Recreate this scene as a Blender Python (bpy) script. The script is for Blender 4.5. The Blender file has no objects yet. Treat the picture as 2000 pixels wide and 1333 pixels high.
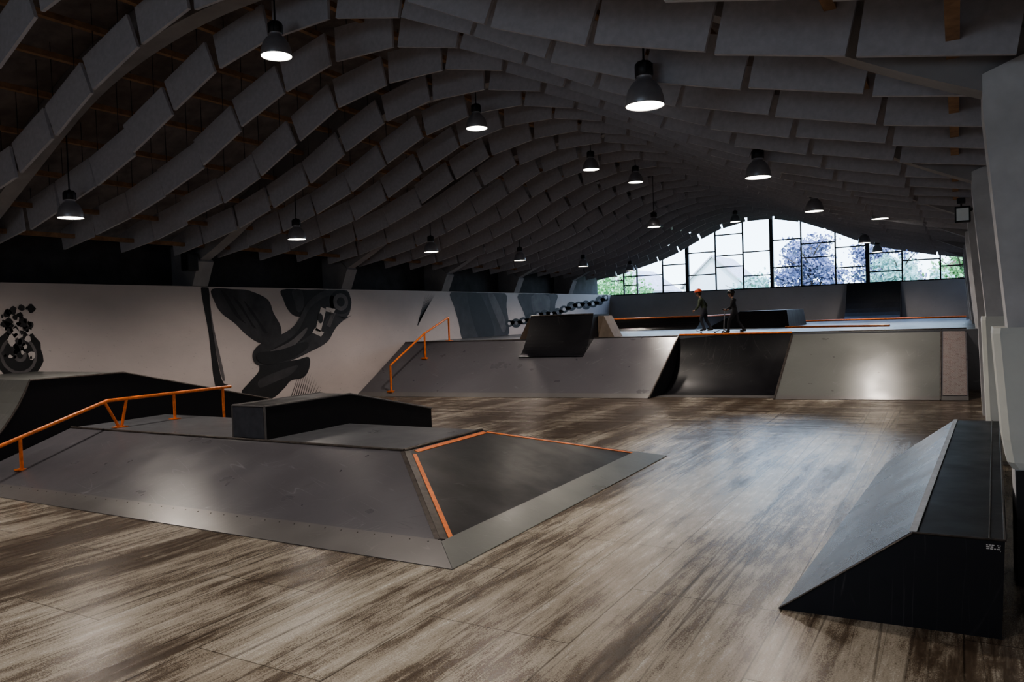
import bpy, bmesh, math, random
from mathutils import Vector, Matrix
random.seed(7)
col = bpy.context.collection

# ------------------------------------------------------------------ helpers
def link(o, parent=None):
    col.objects.link(o)
    if parent is not None: o.parent = parent
    return o
def empty(name, loc=(0,0,0)):
    e = bpy.data.objects.new(name, None); e.location = loc; e.empty_display_size = 0.1
    return link(e)
def mesh(name, verts, faces, mats=None, parent=None, smooth=False, midx=None):
    me = bpy.data.meshes.new(name)
    me.from_pydata([tuple(v) for v in verts], [], faces)
    me.update()
    bm = bmesh.new(); bm.from_mesh(me); bmesh.ops.recalc_face_normals(bm, faces=bm.faces); bm.to_mesh(me); bm.free()
    if mats is not None:
        if not isinstance(mats, (list, tuple)): mats = [mats]
        for m in mats: me.materials.append(m)
    if midx:
        for p, i in zip(me.polygons, midx): p.material_index = i
    if smooth:
        for p in me.polygons: p.use_smooth = True
    return link(bpy.data.objects.new(name, me), parent)
BOXF = [(0,1,2,3),(4,7,6,5),(0,4,5,1),(1,5,6,2),(2,6,7,3),(3,7,4,0)]
def boxv(x0,x1,y0,y1,z0,z1):
    return [(x0,y0,z0),(x1,y0,z0),(x1,y1,z0),(x0,y1,z0),(x0,y0,z1),(x1,y0,z1),(x1,y1,z1),(x0,y1,z1)]
def box(name,x0,x1,y0,y1,z0,z1,mat,parent=None,bevel=0):
    o = mesh(name, boxv(x0,x1,y0,y1,z0,z1), BOXF, mat, parent)
    if bevel:
        b=o.modifiers.new('b','BEVEL'); b.width=bevel; b.segments=2
    return o
class Acc:
    def __init__(s): s.v=[]; s.f=[]; s.m=[]
    def add(s, verts, faces, mi=0):
        n=len(s.v); s.v+= [tuple(v) for v in verts]; s.f+=[tuple(i+n for i in f) for f in faces]; s.m+=[mi]*len(faces)
    def box(s,*a,mi=0): s.add(boxv(*a),BOXF,mi)
    def tube(s, pts, rad, n=10, mi=0, flat=1.0):
        pts=[Vector(p) for p in pts]
        if not isinstance(rad,(list,tuple)): rad=[rad]*len(pts)
        rings=[]
        up=Vector((0,0,1))
        for i,p in enumerate(pts):
            d=(pts[min(i+1,len(pts)-1)]-pts[max(i-1,0)]).normalized()
            a=d.cross(up)
            if a.length<0.05: a=d.cross(Vector((0,1,0)))
            a.normalize(); b=d.cross(a).normalized()
            rings.append([p+(a*math.cos(2*math.pi*k/n)+b*flat*math.sin(2*math.pi*k/n))*rad[i] for k in range(n)])
        vs=[v for r in rings for v in r]; fs=[]
        for i in range(len(pts)-1):
            for k in range(n):
                k2=(k+1)%n
                fs.append((i*n+k,i*n+k2,(i+1)*n+k2,(i+1)*n+k))
        fs.append(tuple(range(n))[::-1]); fs.append(tuple((len(pts)-1)*n+k for k in range(n)))
        s.add(vs,fs,mi)
    def ell(s, c, r, mi=0, nu=14, nv=9, rot=None, zmin=-1.0):
        vs=[];fs=[]
        c=Vector(c)
        for j in range(nv+1):
            ph=math.pi*j/nv
            zc=max(math.cos(ph),zmin)
            for i in range(nu):
                th=2*math.pi*i/nu
                v=Vector((r[0]*math.sin(ph)*math.cos(th), r[1]*math.sin(ph)*math.sin(th), r[2]*zc))
                if rot is not None: v=rot@v
                vs.append(c+v)
        for j in range(nv):
            for i in range(nu):
                i2=(i+1)%nu
                fs.append((j*nu+i,j*nu+i2,(j+1)*nu+i2,(j+1)*nu+i))
        s.add(vs,fs,mi)
    def obj(s,name,mats,parent=None,smooth=False):
        return mesh(name,s.v,s.f,mats,parent,smooth,s.m)
def extrude_poly(acc, poly, axis, a0, a1, mi=0):
    n=len(poly)
    if axis=='x': v=[(a0,p[0],p[1]) for p in poly]+[(a1,p[0],p[1]) for p in poly]
    else: v=[(p[0],a0,p[1]) for p in poly]+[(p[0],a1,p[1]) for p in poly]
    f=[tuple(range(n))[::-1], tuple(range(n,2*n))]+[(i,(i+1)%n,n+(i+1)%n,n+i) for i in range(n)]
    acc.add(v,f,mi)
def hermite(xs, ys):
    n=len(xs); m=[]
    for i in range(n):
        if i==0: m.append(0.0 if xs[0]==0 else (ys[1]-ys[0])/(xs[1]-xs[0]))
        elif i==n-1: m.append((ys[-1]-ys[-2])/(xs[-1]-xs[-2]))
        else: m.append((ys[i+1]-ys[i-1])/(xs[i+1]-xs[i-1]))
    def f(x):
        x=abs(x)
        if x>=xs[-1]: return ys[-1]+m[-1]*(x-xs[-1])
        for i in range(n-1):
            if x<=xs[i+1]:
                h=xs[i+1]-xs[i]; t=(x-xs[i])/h
                return (2*t**3-3*t*t+1)*ys[i]+(t**3-2*t*t+t)*h*m[i]+(-2*t**3+3*t*t)*ys[i+1]+(t**3-t*t)*h*m[i+1]
    return f

# ------------------------------------------------------------------ materials
def newmat(name):
    m=bpy.data.materials.new(name); m.use_nodes=True
    nt=m.node_tree; b=nt.nodes['Principled BSDF']
    return m,nt,b
def ramp(nt, fac, stops):
    r=nt.nodes.new('ShaderNodeValToRGB'); el=r.color_ramp.elements
    el[0].position=stops[0][0]; el[0].color=(*stops[0][1],1)
    el[1].position=stops[-1][0]; el[1].color=(*stops[-1][1],1)
    for p,c in stops[1:-1]:
        e=el.new(p); e.color=(*c,1)
    nt.links.new(fac,r.inputs[0]); return r.outputs[0]
def coords(nt, scale=(1,1,1), rot=(0,0,0)):
    g=nt.nodes.new('ShaderNodeNewGeometry'); mp=nt.nodes.new('ShaderNodeMapping')
    r0=nt.nodes.new('ShaderNodeMapping'); r0.inputs['Rotation'].default_value=rot
    mp.inputs['Scale'].default_value=scale
    nt.links.new(g.outputs['Position'],r0.inputs['Vector']); nt.links.new(r0.outputs[0],mp.inputs['Vector']); return mp.outputs[0]
def noise(nt, vec, scale=1, detail=4, rough=.55, dist=0):
    n=nt.nodes.new('ShaderNodeTexNoise'); n.inputs['Scale'].default_value=scale; n.inputs['Detail'].default_value=detail
    n.inputs['Roughness'].default_value=rough; n.inputs['Distortion'].default_value=dist
    nt.links.new(vec,n.inputs['Vector']); return n.outputs[0]
def mixc(nt,fac,a,b,mode='MIX'):
    m=nt.nodes.new('ShaderNodeMix'); m.data_type='RGBA'; m.blend_type=mode
    for sock,val in ((m.inputs[0],fac),(m.inputs[6],a),(m.inputs[7],b)):
        if isinstance(val,(int,float)): sock.default_value=val
        elif isinstance(val,tuple): sock.default_value=(*val,1)
        else: nt.links.new(val,sock)
    return m.outputs[2]
def math_(nt,op,a,b=0.0):
    m=nt.nodes.new('ShaderNodeMath'); m.operation=op
    for i,v in enumerate((a,b)):
        if isinstance(v,(int,float)): m.inputs[i].default_value=v
        else: nt.links.new(v,m.inputs[i])
    return m.outputs[0]
def plain(name,colr,rough=.6,metal=0,nscale=3,var=.25,emit=None):
    m,nt,b=newmat(name)
    n=noise(nt,coords(nt),nscale,5)
    c=ramp(nt,n,[(.3,tuple(x*(1-var) for x in colr)),(.7,tuple(min(1,x*(1+var)) for x in colr))])
    nt.links.new(c,b.inputs['Base Color'])
    b.inputs['Roughness'].default_value=rough; b.inputs['Metallic'].default_value=metal
    return m
def scratched(name,colr,scr,rough=.35,amount=.5,metal=0,spec=.5):
    """ramp skin: long straight fine scratches in several directions"""
    m,nt,b=newmat(name)
    base=noise(nt,coords(nt),.7,3,.5)
    cur=ramp(nt,base,[(.3,tuple(x*.88 for x in colr)),(.7,tuple(x*1.1 for x in colr))])
    for k,(rz,sc,wd) in enumerate(((.35,(5.5,.30,.5),.006),(-.6,(.30,5.5,.5),.006),(1.0,(6.5,.35,.6),.0055),(-1.2,(5.0,.28,.6),.006),(.1,(.3,6.2,.6),.0055),(.75,(7.0,.4,.7),.0055),(-.25,(.35,6.0,.7),.0055))):
        n=noise(nt,coords(nt,sc,(0,0,rz)),1.0,0,.4,0)
        d=math_(nt,'ABSOLUTE',math_(nt,'SUBTRACT',n,.45+.02*k))
        thr=ramp(nt,d,[(0,(1,1,1)),(wd,(0,0,0))])
        msk=noise(nt,coords(nt,(1,1,1),(0,0,rz+k)),1.1+.25*k,2)
        mr=ramp(nt,msk,[(.52,(0,0,0)),(.66,(1,1,1))])
        f=math_(nt,'MULTIPLY',math_(nt,'MULTIPLY',thr,mr),amount)
        cur=mixc(nt,f,cur,scr if k not in (2,4) else tuple(x*.3 for x in colr))
    nt.links.new(cur,b.inputs['Base Color'])
    r=ramp(nt,noise(nt,coords(nt,(3,3,3)),.6,3),[(.3,(rough*.85,)*3),(.7,(min(1,rough*1.2),)*3)])
    nt.links.new(r,b.inputs['Roughness']); b.inputs['Metallic'].default_value=metal
    b.inputs['Specular IOR Level'].default_value=spec
    return m

M_grey = scratched('ramp_skin_grey',(.088,.085,.096),(.24,.24,.26),.31,.5)
M_grey2= scratched('ramp_skin_light',(.125,.13,.125),(.28,.28,.28),.32,.4,0,.6)
M_deck = scratched('deck_skin',(.105,.109,.12),(.24,.24,.26),.32,.4)
M_black= scratched('black_ply',(.010,.010,.013),(.085,.085,.09),.40,.4,0,.28)
M_blackside = scratched('black_ply_side',(.009,.009,.012),(.035,.035,.04),.5,.25,0,.25)
M_steel= scratched('steel_plate',(.15,.143,.143),(.28,.26,.25),.33,.3,.3)
M_edge = plain('worn_steel_edge',(.065,.055,.05),.45,.4,9,.5)
M_orange=plain('orange_paint',(.60,.15,.025),.45,0,12,.3)
M_white= plain('white_edge',(.42,.44,.48),.4,.3,8,.2)
M_baffle=plain('baffle_foam',(.43,.42,.455),.95,0,14,.08)
M_beam = plain('beam_concrete',(.29,.28,.29),.8,0,2,.15)
M_colm = plain('column_paint',(.56,.56,.58),.8,0,3,.12)
M_pad  = plain('padding_vinyl',(.66,.68,.65),.5,0,2,.08)
M_wood = plain('purlin_wood',(.28,.17,.10),.8,0,6,.3)
M_roof = plain('roof_board',(.17,.14,.13),.9,0,3,.3)
M_dark = plain('dark_recess',(.06,.06,.065),.8,0,2,.3)
M_blackpaint=plain('black_frame',(.015,.015,.018),.5,0,5,.3)
M_metal= plain('lamp_aluminium',(.34,.34,.37),.38,.45,5,.15)
M_lampin=plain('lamp_reflector',(.8,.8,.78),.3,.2,5,.05)
M_endp = plain('ledge_end_paint',(.055,.06,.075),.5,0,5,.3)

def mat_emit(name,c,s):
    m=bpy.data.materials.new(name); m.use_nodes=True; nt=m.node_tree
    b=nt.nodes['Principled BSDF']; b.inputs['Base Color'].default_value=(*c,1)
    b.inputs['Emission Color'].default_value=(*c,1); b.inputs['Emission Strength'].default_value=s
    return m
M_bulb=mat_emit('lamp_diffuser',(1,.94,.82),14.0)

def floor_mat():
    m,nt,b=newmat('worn_floor')
    g=nt.nodes.new('ShaderNodeNewGeometry'); sp=nt.nodes.new('ShaderNodeSeparateXYZ'); nt.links.new(g.outputs['Position'],sp.inputs[0])
    st=noise(nt,coords(nt,(4.0,.34,1),(0,0,.03)),1.0,13,.79,0)
    stx=noise(nt,coords(nt,(.34,4.0,1),(0,0,-.05)),1.0,13,.79,0)
    wob=noise(nt,coords(nt),.6,3)
    ym=ramp(nt,math_(nt,'ADD',math_(nt,'DIVIDE',sp.outputs[1],24.0),math_(nt,'MULTIPLY',math_(nt,'SUBTRACT',wob,.5),.25)),[(.56,(0,0,0)),(.68,(1,1,1))])
    st=mixc(nt,ym,st,stx)
    wide=noise(nt,coords(nt,(1.3,.10,1),(0,0,.02)),1.0,4,.5)
    big=noise(nt,coords(nt,(.5,.38,1)),1.0,5,.6,.2)
    rag=noise(nt,coords(nt,(2.6,1.0,1)),2.2,9,.80)
    s1=math_(nt,'ADD',math_(nt,'MULTIPLY',st,.58),math_(nt,'MULTIPLY',big,.26))
    s1=math_(nt,'ADD',s1,math_(nt,'MULTIPLY',wide,.30))
    s1=math_(nt,'ADD',s1,math_(nt,'MULTIPLY',rag,.20))
    s1=math_(nt,'SUBTRACT',s1,.06)
    lane=math_(nt,'ABSOLUTE',math_(nt,'DIVIDE',math_(nt,'ADD',sp.outputs[0],2.5),2.3))
    ln_=ramp(nt,lane,[(.25,(1,1,1)),(1.0,(0,0,0))])
    s1=math_(nt,'ADD',s1,math_(nt,'MULTIPLY',ln_,.030))
    s1=math_(nt,'SUBTRACT',s1,math_(nt,'MULTIPLY',ym,.05))
    grit=noise(nt,coords(nt),80,4,.8)
    s2=math_(nt,'ADD',s1,math_(nt,'MULTIPLY',math_(nt,'SUBTRACT',grit,.5),.34))
    c=ramp(nt,s2,[(.50,(.056,.040,.029)),(.57,(.088,.066,.048)),(.603,(.135,.107,.08)),(.620,(.29,.26,.215)),(.68,(.40,.37,.32)),(.80,(.52,.495,.45))])
    br=nt.nodes.new('ShaderNodeTexBrick')
    br.inputs['Scale'].default_value=1.0; br.inputs['Mortar Size'].default_value=.006
    br.inputs['Brick Width'].default_value=2.5; br.inputs['Row Height'].default_value=1.25
    br.inputs['Color1'].default_value=(1,1,1,1); br.inputs['Color2'].default_value=(.76,.73,.70,1); br.inputs['Mortar'].default_value=(.25,.23,.2,1)
    nt.links.new(coords(nt,(1,1,1),(0,0,math.pi/2)),br.inputs['Vector'])
    c=mixc(nt,.85,c,br.outputs['Color'],'MULTIPLY')
    for sx,rz,a_ in ((18,-.03,.5),(14,.02,.5),(30,.0,.4)):
        ln=noise(nt,coords(nt,(sx,.09,1),(0,0,rz)),1.0,2,.5)
        lf=ramp(nt,ln,[(.65,(0,0,0)),(.68,(1,1,1))])
        c=mixc(nt,math_(nt,'MULTIPLY',lf,a_),c,(.035,.026,.018))
    nt.links.new(c,b.inputs['Base Color'])
    r=ramp(nt,s2,[(.50,(.34,)*3),(.6,(.25,)*3),(.75,(.28,)*3)])
    nt.links.new(r,b.inputs['Roughness'])
    bp=nt.nodes.new('ShaderNodeBump'); bp.inputs['Strength'].default_value=.06; bp.inputs['Distance'].default_value=.01
    nt.links.new(grit,bp.inputs['Height']); nt.links.new(bp.outputs[0],b.inputs['Normal'])
    return m
M_floor=floor_mat()

def wall_mat(name,colr,scuff):
    m,nt,b=newmat(name)
    n=noise(nt,coords(nt,(1,.6,1)),.8,6,.6)
    c=ramp(nt,n,[(.3,tuple(x*.85 for x in colr)),(.7,colr)])
    k=noise(nt,coords(nt,(3,9,26),(.3,0,0)),1.0,3,.6)
    kf=ramp(nt,k,[(.66,(0,0,0)),(.73,(1,1,1))])
    g=nt.nodes.new('ShaderNodeNewGeometry'); sp=nt.nodes.new('ShaderNodeSeparateXYZ'); nt.links.new(g.outputs['Position'],sp.inputs[0])
    lo=ramp(nt,math_(nt,'DIVIDE',sp.outputs[2],3.5),[(.35,(1,1,1)),(.9,(.1,.1,.1))])
    c=mixc(nt,math_(nt,'MULTIPLY',math_(nt,'MULTIPLY',kf,lo),scuff),c,(.12,.11,.11))
    nt.links.new(c,b.inputs['Base Color']); b.inputs['Roughness'].default_value=.55
    return m
M_wall=wall_mat('white_wall_panel',(.52,.462,.45),.5)
M_wallend=wall_mat('end_wall_paint',(.50,.485,.51),.6)

# ------------------------------------------------------------------ layout constants
XL, XR = -17.2, 1.0
XC = -8.4
YB, YE = -5.0, 41.2
BAY=5.6
FR=[2.3+BAY*i for i in range(7)]
beam_f = hermite([0,2,4.2,6.5,7.8,8.9],[7.12,6.98,6.42,5.25,4.55,4.05])
baf_f  = hermite([0,1.5,2.6,4.3,5.1,6.35,7.65,8.7],[6.85,6.65,6.25,5.45,5.15,4.8,4.5,4.32])

# ------------------------------------------------------------------ room shell
mesh('floor',boxv(XL-1,XR+.3,YB-.2,YE+.2,-.2,0),BOXF,M_floor)
box('wall_left',XL-.15,XL,YB,YE,0,3.52,M_wall)
box('wall_left_upper',XL-.95,XL-.8,YB,YE,0,5.2,M_dark)
box('trim_left_ledge',XL-.8,XL-.15,YB,YE,3.40,3.50,M_dark)
box('wall_right',XR,XR+.2,YB,YE,0,5.0,M_colm)
box('wall_end',XL-.95,XR+.2,YE,YE+.25,0,3.45,M_wallend)

def roof_z(s): return beam_f(min(abs(s),8.9))+.62
WX0,WX1,WZ0,WZ1=-8.0,-.4,2.5,3.98
acc=Acc()
acc.box(XL-.95,WX0,YB-.2,YB,0,WZ1); acc.box(WX1,XR+.2,YB-.2,YB,0,WZ1); acc.box(WX0,WX1,YB-.2,YB,0,WZ0)
n=40; vs=[];fs=[]
for i in range(n+1):
    x=XL-.95+(XR+.2-XL+.95)*i/n
    vs+=[(x,YB-.2,WZ1),(x,YB,WZ1),(x,YB-.2,roof_z(x-XC)+.05),(x,YB,roof_z(x-XC)+.05)]
for i in range(n):
    a=4*i;b=a+4; fs+=[(a,b,b+2,a+2),(a+1,a+3,b+3,b+1),(a,a+1,b+1,b),(a+2,b+2,b+3,a+3)]
fs+=[(0,2,3,1),(4*n,4*n+1,4*n+3,4*n+2)]
acc.add(vs,fs); acc.obj('wall_back',[M_dark])

acc=Acc(); n=48
pts=[(-9.78+19.56*i/n) for i in range(n+1)]
prof=[(XC+s,roof_z(s)) for s in pts]
vs=[];fs=[]
for (x,z) in prof: vs+= [(x,YB-.3,z),(x,YE+.5,z),(x,YB-.3,z+.15),(x,YE+.5,z+.15)]
for i in range(n):
    a=4*i;b=4*(i+1)
    fs+=[(a,b,b+1,a+1),(a+2,a+3,b+3,b+2),(a,a+2,b+2,b),(a+1,b+1,b+3,a+3)]
acc.add(vs,fs)
ceil=acc.obj('ceiling',[M_roof],None,True)
acc=Acc()
for s in (-8.4,-7.5,-6.6,-5.7,-4.8,-3.9,-3.0,-2.0,-1.0,0,1.0,2.0,3.0,3.9,4.8,5.7,6.6,7.5,8.4):
    z=beam_f(s)+.22
    acc.box(XC+s-.05,XC+s+.05,YB,YE,z,z+.09)
acc.obj('roof_purlins',[M_wood],ceil)

for k,y in enumerate(FR):
    e=empty('portal_frame',(0,y,0))
    acc=Acc(); n=56; vs=[];fs=[]
    for i in range(n+1):
        s=-8.95+17.9*i/n; x=XC+s; zb=beam_f(s); zt=zb+.6
        vs+=[(x,-.16,zb),(x,.16,zb),(x,.16,zt),(x,-.16,zt)]
    for i in range(n):
        a=4*i;b=a+4
        for q in range(4): fs.append((a+q,a+(q+1)%4,b+(q+1)%4,b+q))
    fs+=[(0,3,2,1),(4*n,4*n+1,4*n+2,4*n+3)]
    acc.add(vs,fs); acc.obj('arch_beam',[M_beam],e)
    acc=Acc()
    zb0=0 if y<22 else 1.66
    poly=[(.42,zb0),(.36,2.2),(.21,4.02),(.21,4.30),(XR,4.6),(XR,zb0)]
    extrude_poly(acc,poly,'y',-.24,.24); acc.obj('column_right',[M_colm],e)
    acc=Acc()
    poly=[(XL+.0,3.53),(XL-.8,3.53),(XL-.8,4.6),(XL-.1,4.5),(XL+.28,4.15)]
    extrude_poly(acc,poly,'y',-.24,.24); acc.obj('column_left',[M_beam],e)
for y,z0,x0,xb_ in ((7.9,.98,.25,.33),(13.5,.05,.30,.36)):
    acc=Acc()
    zs=[(z0,.05),(z0+.06,.015),(z0+.25,0),(1.6,0),(2.12,0),(2.17,.01)]
    vs=[];fs=[]; m_=6
    for z,ins in zs:
        t_=(z-z0)/(2.17-z0); xx=xb_+(x0-xb_)*t_
        for (px_,py_) in [(XR-.005,y-.30),(xx+.05,y-.30),(xx,y-.25),(xx,y+.25),(xx+.05,y+.30),(XR-.005,y+.30)]:
            vs.append((px_ if px_>.9 else px_+ins, y+(py_-y)*(1-ins*2), z))
    for i in range(len(zs)-1):
        for j in range(m_-1): fs.append((i*m_+j,i*m_+j+1,(i+1)*m_+j+1,(i+1)*m_+j))
    fs.append(tuple(range(m_))); fs.append(tuple((len(zs)-1)*m_+j for j in range(m_)))
    acc.add(vs,fs); acc.obj('column_padding',[M_pad])
    if z0>.5: box('column_base_cover',.40,XR-.01,y-.28,y+.28,0.0,z0-.01,M_blackpaint)

# ------------------------------------------------------------------ acoustic baffles
def walk(s0,L,sgn):
    a=Vector((s0,baf_f(s0))); lo=s0; hi=s0+sgn*L*1.2
    for _ in range(30):
        mid=(lo+hi)/2; p=Vector((mid,baf_f(mid)))
        if (p-a).length<L: lo=mid
        else: hi=mid
    return mid
segs=[(-.6,.6)]
for sgn in (1,-1):
    s=.6*sgn
    while True:
        s=walk(s,.085,sgn); e_=walk(s,1.15,sgn)
        if abs(e_)>9.3: break
        segs.append((s,e_) if sgn>0 else (e_,s)); s=e_
acc=Acc(); wires=Acc()
y=1.6; rows=[]
while y<YE-.5: rows.append(y); y+=1.4
for y in rows:
    for (a,b) in segs:
        if a<-9.0: continue
        p=Vector((XC+a,0,baf_f(a))); q=Vector((XC+b,0,baf_f(b)))
        d=(q-p).normalized(); nrm=Vector((-d.z,0,d.x))
        j=random.uniform(-.025,.025); yy=y+random.uniform(-.03,.03); tw=random.uniform(-.04,.04)
        H=.56; T=.025
        c=[p,q,q+nrm*H,p+nrm*H]
        vs=[]
        for off in (-T,T):
            for i,cc in enumerate(c):
                vs.append((cc.x,yy+off+(tw if i in(1,2) else -tw),cc.z+j))
        acc.add(vs,BOXF)
        for t in (.2,.8):
            w=c[3].lerp(c[2],t); zt=roof_z(w.x-XC)
            if zt>w.z+.05: wires.box(w.x-.004,w.x+.004,yy-.004,yy+.004,w.z-.02,zt)
bo=acc.obj('acoustic_baffles',[M_baffle]); wires.obj('hanging_wires',[M_blackpaint],bo)

# ------------------------------------------------------------------ windows
top=lambda x: roof_z(x-XC)
thick=[-12.7,-8.25,-3.75]
thin=[-16.4,-15.6,-14.1,-11.15,-9.7,-6.8,-5.2,-2.25,-.66]
allx=sorted([XL]+thick+thin+[.9])
hz=[[4.3],[4.0,4.5],[4.5],[3.9,5.0],[4.35,5.55],[4.7,5.3,6.4],[4.15,5.4],[4.5,5.9],[4.9,5.6],[4.3,5.3],[4.0,4.9],[4.45],[4.1]]
win=empty('window_1',(0,YE,0)); acc=Acc(); SILL=3.45
acc.box(XL-.8,XR,.05,.15,SILL-.02,SILL+.06)
for x in thick: acc.box(x-.09,x+.09,.0,.2,SILL,top(x))
for x in thin: acc.box(x-.035,x+.035,.05,.15,SILL,top(x))
for i in range(len(allx)-1):
    for z in hz[i%len(hz)]:
        if z<top(allx[i]): acc.box(allx[i],allx[i+1],.06,.14,z-.03,z+.03)
acc.obj('window_bars',[M_blackpaint],win)
win=empty('window_2',(0,YB-.2,0)); acc=Acc()  # unseen window behind the camera; opening sized for light on the baffles
for x in (WX0+.03,-6.5,-5.0,-3.4,-1.8,WX1-.03): acc.box(x-.03,x+.03,.05,.15,WZ0,WZ1)
for z in (WZ0+.03,3.2,WZ1-.03): acc.box(WX0,WX1,.06,.14,z-.03,z+.03)
acc.obj('window_bars',[M_blackpaint],win)

# ------------------------------------------------------------------ outside
M_grass=plain('grass',(.10,.16,.05),.9,0,1,.4)
box('ground_outside',-70,50,YE+.3,140,-.3,-.02,M_grass)
def leafmat(name,c1,c2):
    m,nt,b=newmat(name)
    n=noise(nt,coords(nt),4,6,.75); nt.links.new(ramp(nt,n,[(.35,c1),(.65,c2)]),b.inputs['Base Color']); b.inputs['Roughness'].default_value=.8
    return m
M_green=leafmat('leaves_green',(.12,.30,.10),(.34,.58,.26)); M_purple=leafmat('leaves_copper',(.12,.12,.22),(.28,.29,.42)); M_bark=plain('bark',(.12,.09,.07),.9)
M_teal=leafmat('leaves_pale',(.26,.42,.36),(.48,.66,.58))
def tree(name,x,y,h,r,mat,dens=900):
    e=empty(name,(x,y,0)); a=Acc(); a.tube([(0,0,-.05),(.05,0,h*.35),(.0,.05,h*.6),(.1,0,h*.85)],[.22,.17,.12,.05],8)
    for k in range(7):
        an=k*.9; z0=h*(.35+.06*k)
        a.tube([(0,0,z0),(math.cos(an)*r*.4,math.sin(an)*r*.4,z0+h*.12),(math.cos(an)*r*.8,math.sin(an)*r*.8,z0+h*.2)],[.07,.045,.015],6)
    a.obj('trunk',[M_bark],e,True)
    L=Acc()
    cl=[(random.gauss(0,r*.42),random.gauss(0,r*.42),h*.66+random.gauss(0,h*.13)) for _ in range(26)]
    for _ in range(dens):
        c=random.choice(cl)
        p=Vector((c[0]+random.gauss(0,r*.15),c[1]+random.gauss(0,r*.15),c[2]+random.gauss(0,r*.13)))
        u=Vector((random.uniform(-1,1),random.uniform(-1,1),random.uniform(-1,1))).normalized(); v=u.orthogonal().normalized(); s_=random.uniform(.09,.20)
        L.add([p-u*s_,p-v*s_*.6,p+u*s_,p+v*s_*.6],[(0,1,2,3)])
    L.obj('foliage',[mat],e)
tree('copper_beech_tree',-9.0,58,7.8,2.5,M_purple,4600)
tree('copper_beech_tree',-5.3,68,8.4,2.4,M_purple,3200)
tree('garden_tree',-22.8,56,6.0,2.6,M_green,2600)
tree('garden_tree',-14.6,64,5.6,2.4,M_teal,2400)
tree('garden_tree',-3.2,57,6.3,1.9,M_teal,2600)
tree('garden_tree',.3,63,7.0,2.1,M_green,1600)
M_hw=plain('house_render',(.86,.86,.86),.9,0,1,.04); M_tile=plain('roof_tiles',(.55,.50,.52),.8,0,3,.2); M_brick=plain('brick_wall',(.52,.36,.30),.9,0,4,.3)
M_hglass=plain('house_glass',(.3,.34,.4),.3,0,2,.2)
def house(name,x0,x1,y0,y1,eave,ridge,wm):
    e=empty(name,(0,0,0)); a=Acc(); xm=(x0+x1)/2
    extrude_poly(a,[(x0,-.1),(x1,-.1),(x1,eave),(xm,ridge),(x0,eave)],'y',y0,y1); a.obj('house_body',[wm],e)
    a=Acc()
    for sx,ex in ((x0-.3,xm),(x1+.3,xm)):
        zb=eave-.3*(ridge-eave)/(xm-x0)
        v=[(sx,y0-.3,zb+.02),(ex,y0-.3,ridge+.02),(ex,y1,ridge+.02),(sx,y1,zb+.02),(sx,y0-.3,zb+.2),(ex,y0-.3,ridge+.2),(ex,y1,ridge+.2),(sx,y1,zb+.2)]
        a.add(v,BOXF)
    a.obj('roof',[M_tile],e)
    a=Acc()
    for wx in (x0+(x1-x0)*.25,x0+(x1-x0)*.65):
        a.box(wx,wx+1.0,y0-.03,y0-.005,eave-1.7,eave-.5)
    a.obj('house_windows',[M_hglass],e)
house('gable_house',-22.5,-17.0,72,80,4.8,7.4,M_hw)
house('brick_house',-1.5,6.5,74,82,5.0,7.4,M_brick)
house('gable_house',-31,-25.5,70,80,4.6,6.6,M_hw)

# ------------------------------------------------------------------ pendant lamps
LAMP_W=500
def lamp(x,y,z):
    e=empty('pendant_lamp',(x,y,z))
    prof=[(.215,0),(.222,.012),(.212,.09),(.185,.18),(.14,.25),(.088,.295),(.085,.33),(.10,.335),(.10,.46),(.075,.49),(.03,.50),(.012,.52)]
    n=28; vs=[];fs=[]
    for r,h in prof:
        for k in range(n): vs.append((r*math.cos(2*math.pi*k/n),r*math.sin(2*math.pi*k/n),h))
    for i in range(len(prof)-1):
        for k in range(n): fs.append((i*n+k,i*n+(k+1)%n,(i+1)*n+(k+1)%n,(i+1)*n+k))
    mi=[0]*(6*n)+[1]*((len(prof)-7)*n)
    mesh('bell_shade',vs,fs,[M_metal,M_blackpaint],e,True,mi)
    inn=[(.213,.003),(.196,.10),(.165,.185),(.115,.262),(.02,.28)]
    vs=[];fs=[]
    for r,h in inn:
        for k in range(n): vs.append((r*math.cos(2*math.pi*k/n),r*math.sin(2*math.pi*k/n),h))
    for i in range(len(inn)-1):
        for k in range(n): fs.append((i*n+k,i*n+(k+1)%n,(i+1)*n+(k+1)%n,(i+1)*n+k))
    a=Acc(); a.add(vs,fs); a.obj('reflector',[M_lampin],e,True)
    a=Acc(); a.add([(.208*math.cos(2*math.pi*k/n),.208*math.sin(2*math.pi*k/n),.015) for k in range(n)]+[(.208*math.cos(2*math.pi*k/n),.208*math.sin(2*math.pi*k/n),.03) for k in range(n)],
        [tuple(range(n)),tuple(range(n,2*n))]+[(k,(k+1)%n,n+(k+1)%n,n+k) for k in range(n)])
    a.obj('diffuser',[M_bulb],e)
    zt=roof_z(x-XC)-z
    a=Acc(); a.tube([(0,0,.51),(0,0,zt)],.012,6)
    for k in range(6):
        an=k*math.pi/3; a.box(.1*math.cos(an)-.006,.1*math.cos(an)+.006,.1*math.sin(an)-.006,.1*math.sin(an)+.006,.33,.46)
    a.obj('suspension',[M_blackpaint],e)
    l=bpy.data.lights.new('lamp_light','SPOT'); l.energy=LAMP_W; l.color=(1,.89,.79); l.spot_size=math.radians(150); l.spot_blend=.7; l.shadow_soft_size=.18
    lo=bpy.data.objects.new('lamp_light',l); lo.location=(0,0,-.01); link(lo,e)
Lp=[]
for k in range(6): Lp.append((-13.8,8.15+5.5*k,4.48))
for y in (8.07,13.4,19.05,34.5): Lp.append((-8.4,y,6.27))
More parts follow.
